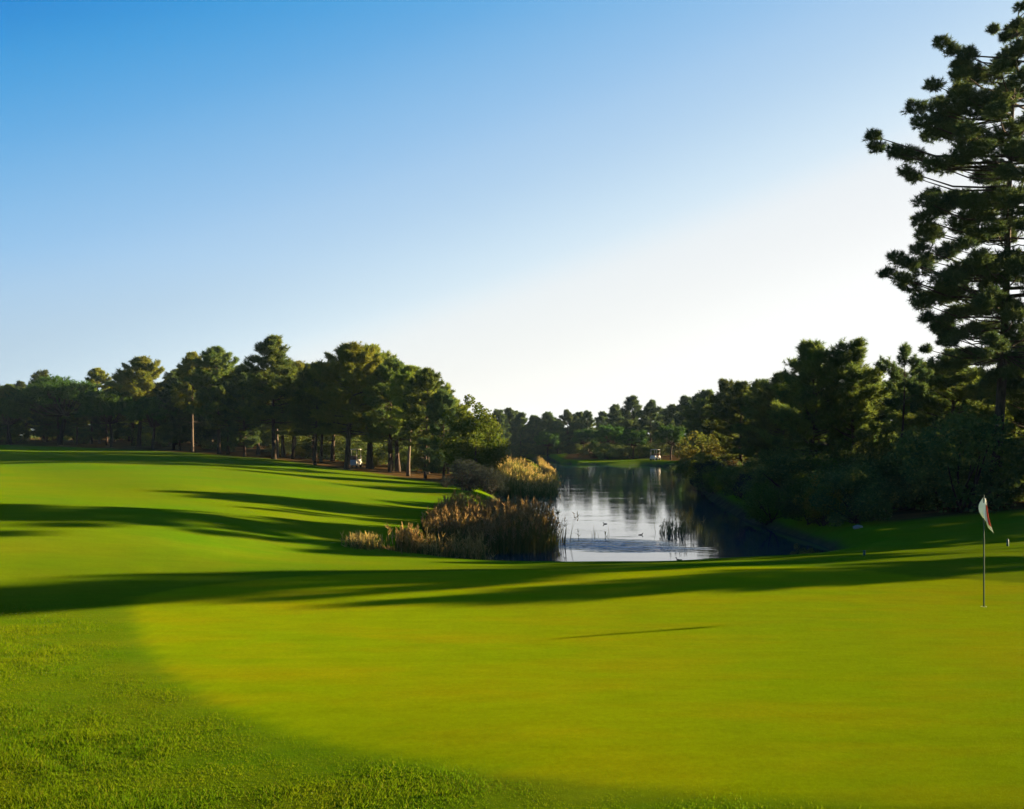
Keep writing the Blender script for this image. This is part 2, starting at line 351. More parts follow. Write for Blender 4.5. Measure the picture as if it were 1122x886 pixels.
def make_pine(seed, H=13, cb=.35, Rad=2.6, nb=46, prof='cone', r0=.2, ln=.36, w=.055, nn=18, wob=.15, sparse=1.0, e0=(0, 30), extra=None, dead=6, top_pow=.8, twig_keep=1.0, step=.2, side=.34, lean=(0, 0), spread=.95, puff=8):
    rng = np.random.default_rng(seed)
    tp = trunk_path(H, rng, wob, lean=lean); mb = MB()
    tt = np.linspace(0, 1, len(tp)); rad = r0 * (1 - .93 * tt ** 1.1); rad[0] *= 1.35
    mb.tube(tp, rad, 9)
    Ps, As = [], []
    def branch(t, az, Ln, el0, upt, dens=1.0):
        p = along(tp, t).copy(); br = max(.012, r0 * .34 * (1 - t * .75)) * min(1.2, .5 + Ln * .2)
        n = 7; pts = [p.copy()]; 
        for s in np.linspace(0, 1, n - 1):
            el = el0 + upt * (s ** 1.6) + rng.normal() * .07; a = az + rng.normal() * .10
            p = p + np.array([math.cos(a) * math.cos(el), math.sin(a) * math.cos(el), math.sin(el)]) * Ln / (n - 1)
            pts.append(p.copy())
        pts = np.array(pts); mb.tube(pts, np.linspace(br, br * .25, n), 5, cap=False)
        k = max(6, int(Ln / .15 * dens))
        for q in range(k):
            s = rng.uniform(.28, 1) ** .8; b = along(pts, s)
            d = norm(along(pts, min(1, s + .05)) - along(pts, max(0, s - .05)))
            sd_ = norm(np.cross(d, [0, 0, 1])) * rng.choice([-1, 1])
            dirv = norm(d * rng.uniform(.3, .9) + sd_ * rng.uniform(.3, 1.0) + np.array([0, 0, rng.uniform(-.15, .55)]))
            sl = (Ln * side * (1.15 - s) + .28) * rng.uniform(.6, 1.2)
            if sl > .35 : mb.tube(np.array([b, b + dirv * sl * .5 + np.array([0, 0, .02]), b + dirv * sl + np.array([0, 0, .08])]), [br * .3, br * .2, .006], 4, cap=False)
            for u in np.arange(.25, 1.01, step / max(sl, .3)):
                Ps.append(b + dirv * sl * u + rng.normal(size=3) * .07 + np.array([0, 0, .08 * u * u])); As.append(norm(dirv * .7 + np.array([0, 0, .6])))
        for u in (.62, .84, 1.0):
            c = along(pts, u) + np.array([0, 0, .06]); nq = int(puff * rng.uniform(.6, 1.3)); rp = (.09 * Rad + .16) * rng.uniform(.7, 1.2)
            q = norm(rng.normal(size=(nq, 3))) * rng.uniform(.3, 1, (nq, 1)) * np.array([rp, rp, rp * .75]); Ps.extend(c + q); As.extend(norm(q + np.array([0, 0, rp * .5])))
        for u in (.75, .88, 1.0):
            Ps.append(along(pts, u)); As.append(norm(along(pts, 1.0) - along(pts, .8) + np.array([0, 0, .1])))
    for i in range(nb):
        u = (i + rng.uniform(0, 1)) / nb; t = cb + (.99 - cb) * u
        if prof == 'cone': pr = (1 - u) ** top_pow * (.75 + .25 * min(1, u * 4)) + .13
        elif prof == 'oval': pr = math.sqrt(max(.03, 1 - (2 * (u - .40) / 1.25) ** 2)) * (1 if u < .6 else 1.0 - (u - .6) * 1.45)
        else: pr = (.45 + .75 * u) * (1 if u < .85 else .75)
        if rng.uniform() > sparse: continue
        az = i * 2.39996 + rng.normal() * .35
        el = R(e0[0] + (e0[1] - e0[0]) * u) + rng.normal() * .16
        branch(t, az, Rad * pr * rng.uniform(.62, 1.15), el, R(22) * (1 - u * .5), 1.0)
    for (t, az, Ln, el, up, dn) in (extra or []): branch(t, az, Ln, el, up, dn)
    for i in range(dead):                       # bare broken stubs under the crown
        t = rng.uniform(cb * .55, cb + .08); a = rng.uniform(0, 6.28); b = along(tp, t); d = np.array([math.cos(a), math.sin(a), rng.uniform(-.25, .2)]); l = Rad * rng.uniform(.15, .5)
        mb.tube(np.array([b, b + d * l * .5, b + d * l + np.array([0, 0, -.05])]), [r0 * .16, r0 * .1, .008], 4, cap=False)
    P = np.array(Ps); A = np.array(As)
    if twig_keep < 1: k = rng.uniform(size=len(P)) < twig_keep; P, A = P[k], A[k]
    V, T = needles(P, A, nn, ln, w, rng, spread)
    return mb, (V, T)

def clumps_shape(rng, n, shape):
    """centres of leaf clumps on and inside an ellipsoid or dome"""
    out = []
    while len(out) < n:
        v = rng.normal(size=3); v /= np.linalg.norm(v)
        if shape == 'dome' and v[2] < -.12: continue
        r = rng.uniform(.35, 1) ** .45
        out.append(v * r)
    return np.array(out)

def make_umbrella(seed, H=10, Rad=4.2, thick=2.6, r0=.22, nc=75, per=40, ln=.40, w=.06, nn=14, cr=.75, clear=.5):
    rng = np.random.default_rng(seed); mb = MB()
    fork = H * clear; tp = trunk_path(fork, rng, .18, 1.0, 6); mb.tube(tp, np.linspace(r0 * 1.15, r0 * .75, 6), 9)
    C = clumps_shape(rng, nc, 'dome') * np.array([Rad, Rad, thick]) * rng.uniform(.86, 1.1, (nc, 1)) + np.array([0, 0, H - thick])
    C[:, 2] -= .25
    top = tp[-1]
    for c in C[::2]:
        mid = top + (c - top) * .5 + np.array([0, 0, -.12 * np.linalg.norm(c - top)])
        mb.tube(np.array([top, mid, c]), [r0 * .35, r0 * .2, .02], 5, cap=False)
    P, A = [], []
    for c in C:
        q = rng.normal(size=(per, 3)) * np.array([cr, cr, cr * .55]) * .55; P.append(c + q); A.append(norm(q * .6 + np.array([0, 0, .7])))
    V, T = needles(np.vstack(P), np.vstack(A), nn, ln, w, rng)
    return mb, (V, T)

def make_bush(seed, H=3, Rad=1.8, nc=40, per=130, size=.14, cr=.5, stems=9, low=.10, up=.3, ragged=.25):
    rng = np.random.default_rng(seed); mb = MB()
    C = clumps_shape(rng, nc, 'ball') * np.array([Rad, Rad, (H - low * H) / 2]) * (1 + rng.normal(size=(nc, 1)) * ragged * .5) + np.array([0, 0, low * H + (H - low * H) / 2])
    C[:, 2] = np.maximum(C[:, 2], .12)
    for i in range(stems):
        c = C[rng.integers(nc)]; b = np.array([rng.normal() * .12 * Rad, rng.normal() * .12 * Rad, -.12])
        mb.tube(np.array([b, b + (c - b) * .5 + rng.normal(size=3) * .1, c]), [.05 * H / 3, .03 * H / 3, .01], 5, cap=False)
    P = []
    for c in C:
        r = cr * rng.uniform(.7, 1.3); q = norm(rng.normal(size=(per, 3))) * rng.uniform(.3, 1, (per, 1)) ** .6 * r; P.append(c + q)
    P = np.vstack(P); P[:, 2] = np.abs(P[:, 2]) + .02
    V, Q = leaves(P, size, rng, up)
    return mb, (V, None, Q)

PROTO = {}
def proto(key, made, bark, fol):
    mb, cr = made
    t = mb.mesh(key + '_trunk', [M[bark]], True)
    c = mesh_np(key + '_crown', cr[0], cr[1], cr[2] if len(cr) > 2 else None, [M[fol]])
    PROTO[key] = (t, c)
proto('pine_a', make_pine(11, 13, .31, 3.7, 80, 'cone', .20, top_pow=.75), 'bark', 'needle')
proto('pine_b', make_pine(12, 13, .34, 3.3, 76, 'oval', .19, e0=(-5, 40)), 'bark', 'needle')
proto('pine_c', make_pine(13, 13, .30, 3.9, 86, 'oval', .26, e0=(-8, 45)), 'bark', 'needle_light')
proto('pine_d', make_pine(14, 13, .44, 2.6, 52, 'oval', .16, e0=(5, 45)), 'bark_pale', 'needle_light')
proto('pine_e', make_pine(15, 13, .12, 3.4, 92, 'oval', .19, e0=(-8, 40)), 'bark', 'needle_dark')
proto('pine_f', make_pine(16, 10, .12, 3.0, 88, 'oval', .18, ln=.30, w=.040, nn=18, e0=(-5, 45)), 'bark', 'needle')
proto('pine_g', make_pine(17, 10, .12, 2.9, 84, 'cone', .18, ln=.30, w=.040, nn=18, e0=(0, 40), top_pow=.5), 'bark', 'needle')
proto('pine_thin', make_pine(18, 10, .55, 1.9, 24, 'oval', .12, ln=.28, w=.036, nn=20, sparse=.75, e0=(15, 55)), 'bark', 'needle_dark')
proto('umbrella_a', make_umbrella(21, 10, 4.6, 3.6, nc=110, clear=.42), 'bark', 'stone_pine')
proto('umbrella_b', make_umbrella(22, 10, 3.8, 3.6, nc=95, clear=.42), 'bark', 'stone_pine')
proto('far_pine_a', make_pine(31, 12, .14, 3.2, 48, 'oval', .2, ln=.55, w=.11, nn=13, step=.3, e0=(0, 45)), 'bark', 'needle_dark')
proto('far_pine_b', make_pine(32, 12, .14, 3.1, 50, 'cone', .2, ln=.55, w=.11, nn=13, step=.3, e0=(0, 40), top_pow=.6), 'bark', 'needle_dark')
proto('far_umbrella', make_umbrella(33, 10, 4.6, 4.2, nc=90, per=20, ln=.55, w=.11, nn=12, clear=.42), 'bark', 'stone_pine')
proto('round_tree', make_bush(41, 9, 3.0, 120, 190, .26, .85, 14, .04, .5), 'bark', 'leaf_olive')
proto('bush_a', make_bush(42, 3, 1.9, 60, 150, .13, .5, 10, 0, .4), 'bark', 'leaf')
proto('bush_b', make_bush(43, 3, 1.7, 54, 150, .12, .48, 10, 0, .4), 'bark', 'leaf')
proto('bush_olive', make_bush(47, 3, 1.7, 50, 130, .12, .46, 10, 0, .4, .45), 'bark', 'leaf_olive')
proto('bush_lit', make_bush(44, 3, 1.6, 44, 130, .13, .46, 9, .05, .5, .4), 'bark', 'leaf_yellow')
proto('bush_rust', make_bush(45, 3, 1.5, 44, 120, .15, .46, 12, .05, .5, .4), 'bark', 'leaf_orange')
proto('bush_grey', make_bush(46, 3, 1.9, 60, 110, .10, .55, 40, 0, .9, .3), 'bark', 'leaf_grey')
HB = {'round_tree': 9}
BASEH = {}
for k, (t, c) in PROTO.items():
    co = np.empty(len(c.vertices) * 3, np.float32); c.vertices.foreach_get('co', co); BASEH[k] = float(co.reshape(-1, 3)[:, 2].max())
rnd = random.Random(5)
def put(kind, x, y, h, label, group, name='pine_tree', cat='pine', wide=1.0, rz=None, trunk_name='trunk', crown_name='crown', tilt=0.0):
    s = h / BASEH[kind]
    e = ob(name, None, None, (x, y, tz(x, y) - .03), rnd.uniform(0, 6.28) if rz is None else rz, (s * wide, s * wide, s))
    if tilt: e.rotation_euler[0] = tilt
    tag(e, label, cat, group)
    ob(trunk_name, PROTO[kind][0], e); ob(crown_name, PROTO[kind][1], e)
    return e
def put_px(kind, px, top, Y, label, group, **kw):
    x = px_x(px, Y); h = px_z(top, Y) - tz(x, Y)
    return put(kind, x, Y, h, label, group, **kw)
def bush_px(kind, px, top, Y, label, group, **kw):
    kw.setdefault('name', 'shrub'); kw.setdefault('cat', 'shrub')
    return put_px(kind, px, top, Y, label, group, trunk_name='stems', crown_name='foliage', **kw)

GL = 'pines along the upper edge of the fairway'
UL = 'umbrella pines along the upper edge of the fairway'
for a in [
    ('pine_b', 8, 419, 168, 'leftmost pine of the fairway treeline with a low blunt top', GL, dict(wide=1.2)),
    ('pine_g', 48, 403, 182, 'small pointed pine top poking up behind the first dark umbrella pine', GL, {}),
    ('pine_d', 109, 401, 172, 'thin pale pine showing in the gap between two umbrella pine domes', GL, dict(wide=1.1)),
    ('pine_c', 152, 388, 162, 'light green pine with a broad pyramid top above the flat umbrella pine', GL, dict(wide=1.15)),
    ('pine_e', 190, 405, 152, 'low bushy pine just left of the pale slender trunk', GL, dict(wide=1.1)),
    ('pine_d', 211, 383, 143, 'slender pine with a bare pale trunk and a sparse airy top', GL, {}),
    ('pine_b', 240, 377, 140, 'full pine between the slender pale pine and the tallest pine', GL, dict(wide=1.2)),
    ('pine_e', 268, 396, 132, 'lower dark pine tucked against the left side of the tallest pine', GL, dict(wide=.9)),
    ('pine_a', 300, 363, 121, 'tallest pine of the fairway treeline with a pointed layered crown', GL, dict(wide=1.15)),
    ('pine_b', 345, 394, 112, 'mid sized pine in the dip right of the tallest pine', GL, {}),
    ('pine_c', 380, 372, 105, 'big light green pine on a thick dark trunk at the fairway edge', GL, dict(wide=1.15)),
    ('pine_c', 406, 374, 111, 'light green pine crowding the right shoulder of the thick trunked pine', GL, {}),
    ('pine_b', 427, 389, 104, 'pine one step down the crown line from the thick trunked pine', GL, {}),
    ('pine_d', 447, 397, 99, 'narrow pine with a loose pale top near the end of the treeline', GL, dict(wide=1.25)),
    ('pine_b', 466, 400, 97, 'last tall pine before the round lakeside tree, with a twin tuft top', GL, dict(wide=.9)),
    ('pine_e', 486, 424, 94, 'short dark pine touching the left side of the round lakeside tree', GL, {}),
]:
    put_px(*a[:6], **a[6])
for a in [
    ('umbrella_a', 66, 408, 165, 'wide dark umbrella pine with a domed top, largest dome on the far left', UL, dict(wide=1.45)),
    ('umbrella_b', 168, 431, 151, 'flat topped umbrella pine with a sunlit rim in front of the pyramid pine', UL, dict(wide=1.25)),
    ('umbrella_a', 122, 425, 158, 'dark umbrella pine joining the big dome and the flat topped one', UL, dict(wide=1.2)),
    ('umbrella_b', 12, 432, 163, 'half cut umbrella pine at the left border of the view', UL, {}),
]:
    put_px(*a[:6], name='umbrella_pine', cat='umbrella pine', **a[6])
put_px('round_tree', 519, 431, 85, 'round bright green tree at the lake end of the left treeline', 'lakeside trees', name='round_tree', cat='tree', wide=1.02)
# trees standing back in the wood: nothing tells them apart
rr = random.Random(77); k = 0
wood_pts = []
while len(wood_pts) < 80:
    px = rr.uniform(-90, 500); base = np.interp(px, [-90, 0, 210, 300, 380, 470, 520], [170, 170, 147, 126, 112, 101, 98])
    Y = base + (rr.uniform(2, 14) if len(wood_pts) < 34 else rr.uniform(12, 75))
    x = px_x(px, Y)
    if any(math.hypot(x - a, Y - b) < 3.0 for a, b in wood_pts): continue
    wood_pts.append((x, Y))
    top = np.interp(px, [-90, 0, 70, 110, 150, 210, 300, 345, 380, 420, 470, 500], [418, 416, 408, 408, 398, 394, 388, 394, 382, 384, 408, 428]) + rr.uniform(1, 22)
    kd = rr.choice(['pine_b', 'pine_d', 'pine_b', 'pine_c'] if (px > 210 and Y < base + 14) else ['pine_e', 'pine_b', 'pine_e', 'pine_e', 'pine_c'])
    put(kd, x, Y, px_z(top, Y) - tz(x, Y), 'dark pine standing back in the wood behind the front trunks of the left treeline', 'pines filling the wood left of the lake', wide=rr.uniform(1.0, 1.3))
# shrubs of the wood edge
for a in [('bush_a', 20, 462, 172, 'brownish shrub under the leftmost pine', {}), ('bush_b', 90, 470, 172, 'dark shrub under the widest umbrella pine', {}), ('bush_a', 250, 478, 150, 'low shrub in the gap between the pale trunk and the tallest pine', {}),
          ('bush_lit', 330, 488, 130, 'small sunlit yellow green shrub right of the tallest pine trunk', {}), ('bush_lit', 408, 496, 116, 'sunlit low shrub right of the thick trunk', {}),
          ('bush_grey', 512, 500, 76, 'grey leafless looking shrub under the round lakeside tree', dict(wide=1.1)), ('bush_grey', 535, 508, 80, 'grey twiggy shrub on the lake side of the other grey shrub', dict(wide=1.0)),
          ('bush_b', 506, 538, 65, 'blackish low bush at the corner of the fairway and the reeds', dict(wide=.9)), ('bush_grey', 488, 520, 78, 'smaller grey shrub at the end of the brown earth strip', dict(wide=.8))]:
    bush_px(*a[:5], 'shrubs along the left wood', **a[5])
for i in range(60):
    px = rr.uniform(-90, 500); base = np.interp(px, [-90, 0, 210, 300, 380, 470, 520], [176, 176, 156, 137, 124, 110, 104]); Y = base + rr.uniform(0, 70); x = px_x(px, Y)
    put(rr.choice(['bush_a', 'bush_b']), x, Y, rr.uniform(2.6, 5.0), 'dark undergrowth shrub between the trunks deep in the left wood', 'undergrowth shrubs of the left wood', name='shrub', cat='shrub', wide=1.5, trunk_name='stems', crown_name='foliage')

# far end of the lake
GF = 'trees at the far end of the lake'
ords = ['first', 'second', 'third', 'fourth', 'fifth', 'sixth', 'seventh', 'eighth', 'ninth', 'tenth', 'eleventh', 'twelfth', 'thirteenth', 'fourteenth']
for i, (px, top, Y) in enumerate([(545, 446, 232), (558, 445, 244), (571, 450, 238), (585, 453, 246), (601, 451, 240), (622, 447, 246), (644, 448, 240), (660, 449, 246), (675, 441, 236), (692, 431, 228), (713, 436, 222), (737, 441, 214), (752, 431, 205), (766, 429, 196)]):
    put_px('far_pine_a' if i % 3 else 'far_pine_b', px, top, Y, f'{ords[i]} pine from the left in the skyline across the far end of the lake', GF, wide=1.15)
for (px, top, Y, lb) in [(668, 463, 205, 'low umbrella pine with sunlit top behind the grassy spit'), (694, 467, 200, 'smaller umbrella pine with sunlit top right beside the other behind the grassy spit'), (600, 470, 236, 'dark umbrella pine at the waterline of the far lake end'),
                         (640, 468, 228, 'dark umbrella pine left of the sunlit pair at the far bank'), (565, 472, 240, 'dark umbrella pine on the far bank just right of the round lakeside tree'), (795, 466, 130, 'small umbrella pine with a pale sunlit top above the rusty shrub'), (735, 463, 190, 'umbrella pine above the parked golf buggy')]:
    put_px('far_umbrella', px, top, Y, lb, 'umbrella pines on the far bank', name='umbrella_pine', cat='umbrella pine', wide=1.1)
for i in range(30):
    px = rr.uniform(530, 780); Y = rr.uniform(238, 285); x = px_x(px, Y)
    put(rr.choice(['far_pine_a', 'far_pine_b']), x, Y, rr.uniform(7.5, 9.5), 'dark pine massed behind the skyline pines at the far lake end', 'pines massed behind the far bank', wide=1.3)
for i in range(16):
    px = 545 + i * 13 + rr.uniform(-4, 4); Y = rr.uniform(236, 246) if px < 650 else rr.uniform(196, 212); x = px_x(px, Y)
    put(rr.choice(['bush_a', 'bush_b']), x, Y, rr.uniform(2.2, 3.4), 'dark shrub at the foot of the pines along the far bank', 'shrubs at the foot of the far pines', name='shrub', cat='shrub', wide=1.6, trunk_name='stems', crown_name='foliage')

# right bank
GR = 'pines on the right bank'
for a in [('pine_f', 888, 367, 62, 'bushy pine whose rounded top is left of the twin peaks on the right bank', dict(wide=1.05)), ('pine_g', 938, 366, 61, 'bushy pine forming the right one of the twin peaks on the right bank', dict(wide=1.15)),
          ('pine_thin', 985, 372, 58, 'thin pine with separate round tufts beside the huge pine', {}), ('pine_f', 1045, 376, 66, 'dark pine half hidden behind the lower trunk of the huge pine', dict(wide=1.4)), ('pine_g', 1012, 392, 72, 'dark pine behind the thin tufted pine', dict(wide=1.2)),
          ('pine_f', 1116, 384, 60, 'dark pine at the right border behind the huge pine', dict(wide=1.3)), ('pine_f', 855, 404, 84, 'pine stepping down left of the twin peaks', dict(wide=1.15)), ('pine_g', 834, 412, 96, 'second pine down from the twin peaks along the right bank skyline', dict(wide=1.2)),
          ('pine_f', 812, 414, 108, 'third pine down from the twin peaks along the right bank skyline', dict(wide=1.2)), ('pine_g', 793, 412, 120, 'airy topped pine in the middle of the right bank skyline', dict(wide=1.1)), ('pine_f', 775, 424, 140, 'lowest pine of the right bank skyline where it meets the far wood', dict(wide=1.2))]:
    put_px(*a[:5], GR, **a[5])
for i in range(34):
    px = rr.uniform(770, 1180); Y0 = np.interp(px, [770, 800, 860, 950, 1180], [135, 112, 80, 68, 62]); Y = Y0 + rr.uniform(3, 45); x = px_x(px, Y)
    if Y > 105 and abs((x - 19.5) * .39 - (Y - 112) * .92) < 4.5: continue      # the gap that lets the low sun reach the rusty shrub
    top = np.interp(px, [770, 800, 860, 900, 950, 1000, 1180], [436, 426, 408, 396, 396, 396, 392]) + rr.uniform(0, 25)
    put(rr.choice(['pine_e', 'pine_b', 'pine_f']), x, Y, px_z(top, Y) - tz(x, Y), 'dark pine standing back in the wood on the right bank', 'pines filling the right bank wood', wide=rr.uniform(1.1, 1.4))
for a in [('bush_rust', 770, 471, 112, 'rusty orange and green shrub standing out against the dark right bank', dict(wide=1.35)), ('bush_a', 862, 486, 60, 'large round dark shrub by the water on the right bank', dict(wide=1.0)), ('bush_b', 826, 498, 72, 'round dark shrub at the left foot of the largest round shrub', {}),
          ('bush_lit', 902, 519, 49.5, 'yellow green shrub catching light low on the right bank', dict(wide=.95)), ('bush_a', 955, 468, 58, 'tall dark shrub under the twin peaked pines', dict(wide=.8)), ('bush_b', 1010, 474, 54, 'dark shrub left of the broad leafy shrub', dict(wide=.8)),
          ('bush_b', 1052, 442, 49, 'broad leafy shrub with yellowish top in front of the huge pine', dict(wide=1.05)), ('bush_a', 1104, 474, 54, 'dark shrub behind the flagstick at the right border', dict(wide=.8)), ('bush_b', 800, 508, 88, 'low dark shrub overhanging the water right of the rusty shrub', {}),
          ('bush_a', 780, 512, 104, 'low dark shrub beneath the rusty shrub', dict(wide=1.2)), ('bush_b', 750, 502, 140, 'dark shrub left of the rusty shrub near the far water', dict(wide=1.3)), ('bush_lit', 886, 594, 40.5, 'tiny bush at the right end of the near shore', dict(wide=1.0))]:
    bush_px(*a[:5], 'shrubs on the right bank', **a[5])
for i in range(30):
    px = rr.uniform(845, 1150); Y = rr.uniform(52, 59); x = px_x(px, Y)
    put(rr.choice(['bush_a', 'bush_b', 'bush_olive']), x, Y, rr.uniform(1.6, 3.0), 'low dark undergrowth shrub under the trees of the right bank', 'undergrowth shrubs of the right bank', name='shrub', cat='shrub', wide=1.5, trunk_name='stems', crown_name='foliage')

wl = 'low dark shrub overhanging the waterline of the right shore'
for i, (x, y) in enumerate([(13.6, 51), (13.2, 56), (13.5, 60), (14.0, 65), (14.4, 70), (14.9, 76), (15.4, 82), (16.1, 88), (16.9, 94), (17.6, 100), (17.9, 104), (20.6, 123), (15.0, 48.6), (22.6, 133), (25, 146)]):
    put(('bush_a', 'bush_olive', 'bush_b', 'bush_grey')[i % 4], x + rr.uniform(-.2, .5), y, rr.uniform(1.7, 2.8), wl, 'shrubs overhanging the right shore', name='shrub', cat='shrub', wide=1.35, trunk_name='stems', crown_name='foliage')

# the huge pine at the right edge, its left limbs laid out one by one
HB_Y, HB_X = 50.0, px_x(1089, 50.0)
HB_H = px_z(2, HB_Y) - tz(HB_X, HB_Y)
HB_LEAN = 1.15
HB_TUFTS = [(1116, 9, 7), (1114, 27, 9), (1116, 54, 14), (1028, 50, 10), (1040, 58, 9), (1057, 66, 11), (1080, 70, 12), (1103, 68, 14), (1042, 88, 9), (1053, 97, 12), (1015, 99, 10), (1010, 112, 13), (1030, 117, 14), (1048, 113, 14), (1066, 117, 15), (1103, 106, 18), (1116, 90, 16), (1085, 122, 16),
    (956, 149, 10), (965, 157, 10), (977, 166, 9), (990, 166, 11), (1008, 164, 14), (1006, 136, 11), (1026, 140, 15), (1044, 144, 15), (994, 186, 8), (1004, 192, 9), (1021, 181, 13), (1044, 176, 14), (1064, 168, 14), (1075, 148, 15), (1094, 178, 13), (1116, 167, 15), (1100, 145, 16),
    (1028, 209, 10), (1003, 226, 12), (1012, 238, 13), (1030, 226, 15), (1048, 217, 15), (1071, 212, 15), (1098, 208, 15), (1118, 215, 15), (1026, 248, 13), (1053, 242, 16), (1080, 235, 17), (1110, 239, 17), (1065, 258, 12), (1090, 256, 12),
    (981, 283, 11), (974, 298, 9), (984, 307, 10), (991, 290, 10), (1012, 271, 12), (1017, 289, 14), (1003, 310, 13), (1026, 308, 16), (1048, 297, 17), (1071, 292, 18), (1100, 289, 18), (1012, 332, 10), (1035, 320, 15), (1057, 320, 16), (1088, 312, 18), (1118, 300, 18), (1040, 275, 12),
    (1014, 348, 9), (1028, 356, 10), (1052, 340, 12), (1073, 338, 14), (1095, 332, 16), (1114, 336, 16), (1044, 362, 9), (1062, 362, 11), (1085, 361, 13), (1107, 363, 14), (1030, 375, 7), (1070, 385, 10), (1100, 388, 12), (1118, 392, 12), (1055, 398, 8), (1090, 410, 9), (1112, 418, 10)]
def huge_pine():
    rng = np.random.default_rng(51); mb = MB(); n = 12; t = np.linspace(0, 1, n)
    tp = np.stack([HB_LEAN * t + .10 * np.sin(t * 6), .08 * np.sin(t * 5 + 1), t * HB_H * .985 - .25 * (t == 0)], 1)
    rad = .25 * (1 - .92 * t ** 1.1); rad[0] *= 1.4; mb.tube(tp, rad, 10)
    C = []
    for (px, py, rp) in HB_TUFTS:                     # left side, seen against the sky, and its fuller depth
        x = px_x(px, HB_Y) - HB_X; z = px_z(py, HB_Y) - tz(HB_X, HB_Y); r = rp * HB_Y / F
        ax = np.interp(z, tp[:, 2], tp[:, 0]); reach = abs(x - ax)
        C.append((x, rng.normal() * .5, z, r))
        if reach < 3.0:
            for sg in ((-1, 1) if rng.uniform() < .8 else (rng.choice([-1, 1]),)):
                C.append((x + rng.normal() * .2, sg * rng.uniform(.9, 2.8), z + rng.normal() * .25, r * rng.uniform(.8, 1.05)))
    for (px, py, rp) in HB_TUFTS[1:]:                 # the side beyond the picture's edge
        if px < 1092 and rng.uniform() < .8:
            x = 2 * (px_x(1104, HB_Y) - HB_X) - (px_x(px, HB_Y) - HB_X); z = px_z(py, HB_Y) - tz(HB_X, HB_Y) + rng.normal() * .8
            C.append((x, rng.normal() * 1.4, z, rp * HB_Y / F))
    P, A = [], []
    for (x, y, z, r) in C:
        c = np.array([x, y, z]); r *= 1.09; m_ = int(42 + 210 * r * r)
        q = norm(rng.normal(size=(m_, 3))) * rng.uniform(.25, 1, (m_, 1)) ** .6 * np.array([r * 1.12, r, r * .72]) * .92 * rng.uniform(.7, 1.1, (m_, 1))
        P.append(c + q); A.append(norm(q * .9 + np.array([0, 0, r * .45])))
        h = np.hypot(x - HB_LEAN * .7, y); zb = max(HB_H * .3, z - .10 * h - .25); tb = np.array([np.interp(zb, tp[:, 2], tp[:, 0]), np.interp(zb, tp[:, 2], tp[:, 1]), zb])
        k = tb + (c - tb) * .55 + np.array([0, 0, -.16 * h * .5]); br = .010 + .007 * h
        mb.tube(np.array([tb, tb + (k - tb) * .5 + rng.normal(size=3) * .05, k, k + (c - k) * .6, c]), [br * 1.5, br * 1.2, br, br * .6, .01], 5, cap=False)
    V, T = needles(np.vstack(P), np.vstack(A), 22, .21, .028, rng, .8)
    return mb, (V, T)
mbp, crp = huge_pine()
hp = ob('pine_tree', None, None, (HB_X, HB_Y, tz(HB_X, HB_Y) - .03)); tag(hp, 'huge pine at the right edge, by far the tallest, with long tufted limbs', 'pine', GR)
ob('trunk', mbp.mesh('huge_pine_trunk', [M['bark']], True), hp); ob('crown', mesh_np('huge_pine_crown', crp[0], crp[1], None, [M['needle_dark']]), hp)

# pines beyond the right edge whose long shadows cross the green
for (kd, x, y, h, wd, lb) in [('pine_f', 30, 34.9, 8.1, .85, 'pine past the right edge casting the nearest shadow band on the green'), ('pine_b', 36, 41.9, 17, .62, 'tall pine past the right edge casting the far left part of the shadow band'),
                              ('pine_thin', 35, 39.7, 15, 1.0, 'tall thin pine between the two that shade the green past the right edge')]:
    put(kd, x, y, h, lb, 'pines beyond the right edge', wide=wd)
for (x, y, h) in [(25.5, 46.5, 7.5), (30, 46.5, 6.2), (33, 49, 7), (38, 50, 8), (28, 51, 7), (43, 53, 10), (34, 55, 11.0), (26.5, 55.5, 9), (26.5, 41.6, 6.0), (29, 44.5, 7), (23.5, 44.5, 5.0)]:
    put('pine_f', x, y, h, 'bushy pine of the right bank wood just past the right edge', 'bank pines just past the right edge', wide=1.1)

# ------------------------------------------------------------------ reeds
def reed_mesh(name, pts, hts, seed, w=.03, plume=.35, lean=.12):
    rng = np.random.default_rng(seed); n = len(pts); hts = np.asarray(hts).reshape(-1, 1)
    base = np.column_stack([pts, terrain(pts[:, 0], pts[:, 1]) - .05])
    a = rng.uniform(0, 6.28, n); S = np.stack([np.cos(a), np.sin(a), 0 * a], 1)
    ld = np.stack([rng.normal(size=n), rng.normal(size=n), 0 * a], 1) * lean * hts
    mid = base + np.array([0, 0, 1]) * hts * .55 + ld * .3; tip = base + np.array([0, 0, 1]) * hts * rng.uniform(.9, 1.05, (n, 1)) + ld
    ww = w * rng.uniform(.7, 1.3, (n, 1))
    V = np.stack([base - S * ww * .6, base + S * ww * .6, mid + S * ww * .5, mid - S * ww * .5, tip], 1).reshape(-1, 3)
    o = np.arange(n)[:, None] * 5
    Q = o + np.array([0, 1, 2, 3]); T = o + np.array([3, 2, 4])
    k = np.where(rng.uniform(size=n) < plume)[0]
    Pp = tip[k]; nb = 7; Pp = np.repeat(Pp, nb, 0) - np.array([0, 0, 1]) * rng.uniform(0, .32, (len(k) * nb, 1))
    D = norm(rng.normal(size=Pp.shape) * .5 + np.array([0, 0, 1.0])); S2 = norm(np.cross(D, rng.normal(size=Pp.shape)))
    Vp = np.stack([Pp - S2 * .02, Pp + S2 * .02, Pp + D * .2], 1).reshape(-1, 3)
    Tp = np.arange(len(Vp)).reshape(-1, 3) + len(V)
    Ta = np.vstack([T, Tp]); mi = [0] * len(T) + [1] * len(Tp) + [0] * len(Q)
    return mesh_np(name, np.vstack([V, Vp]), Ta, Q, [M['reed'], M['reed_tan']], mi)
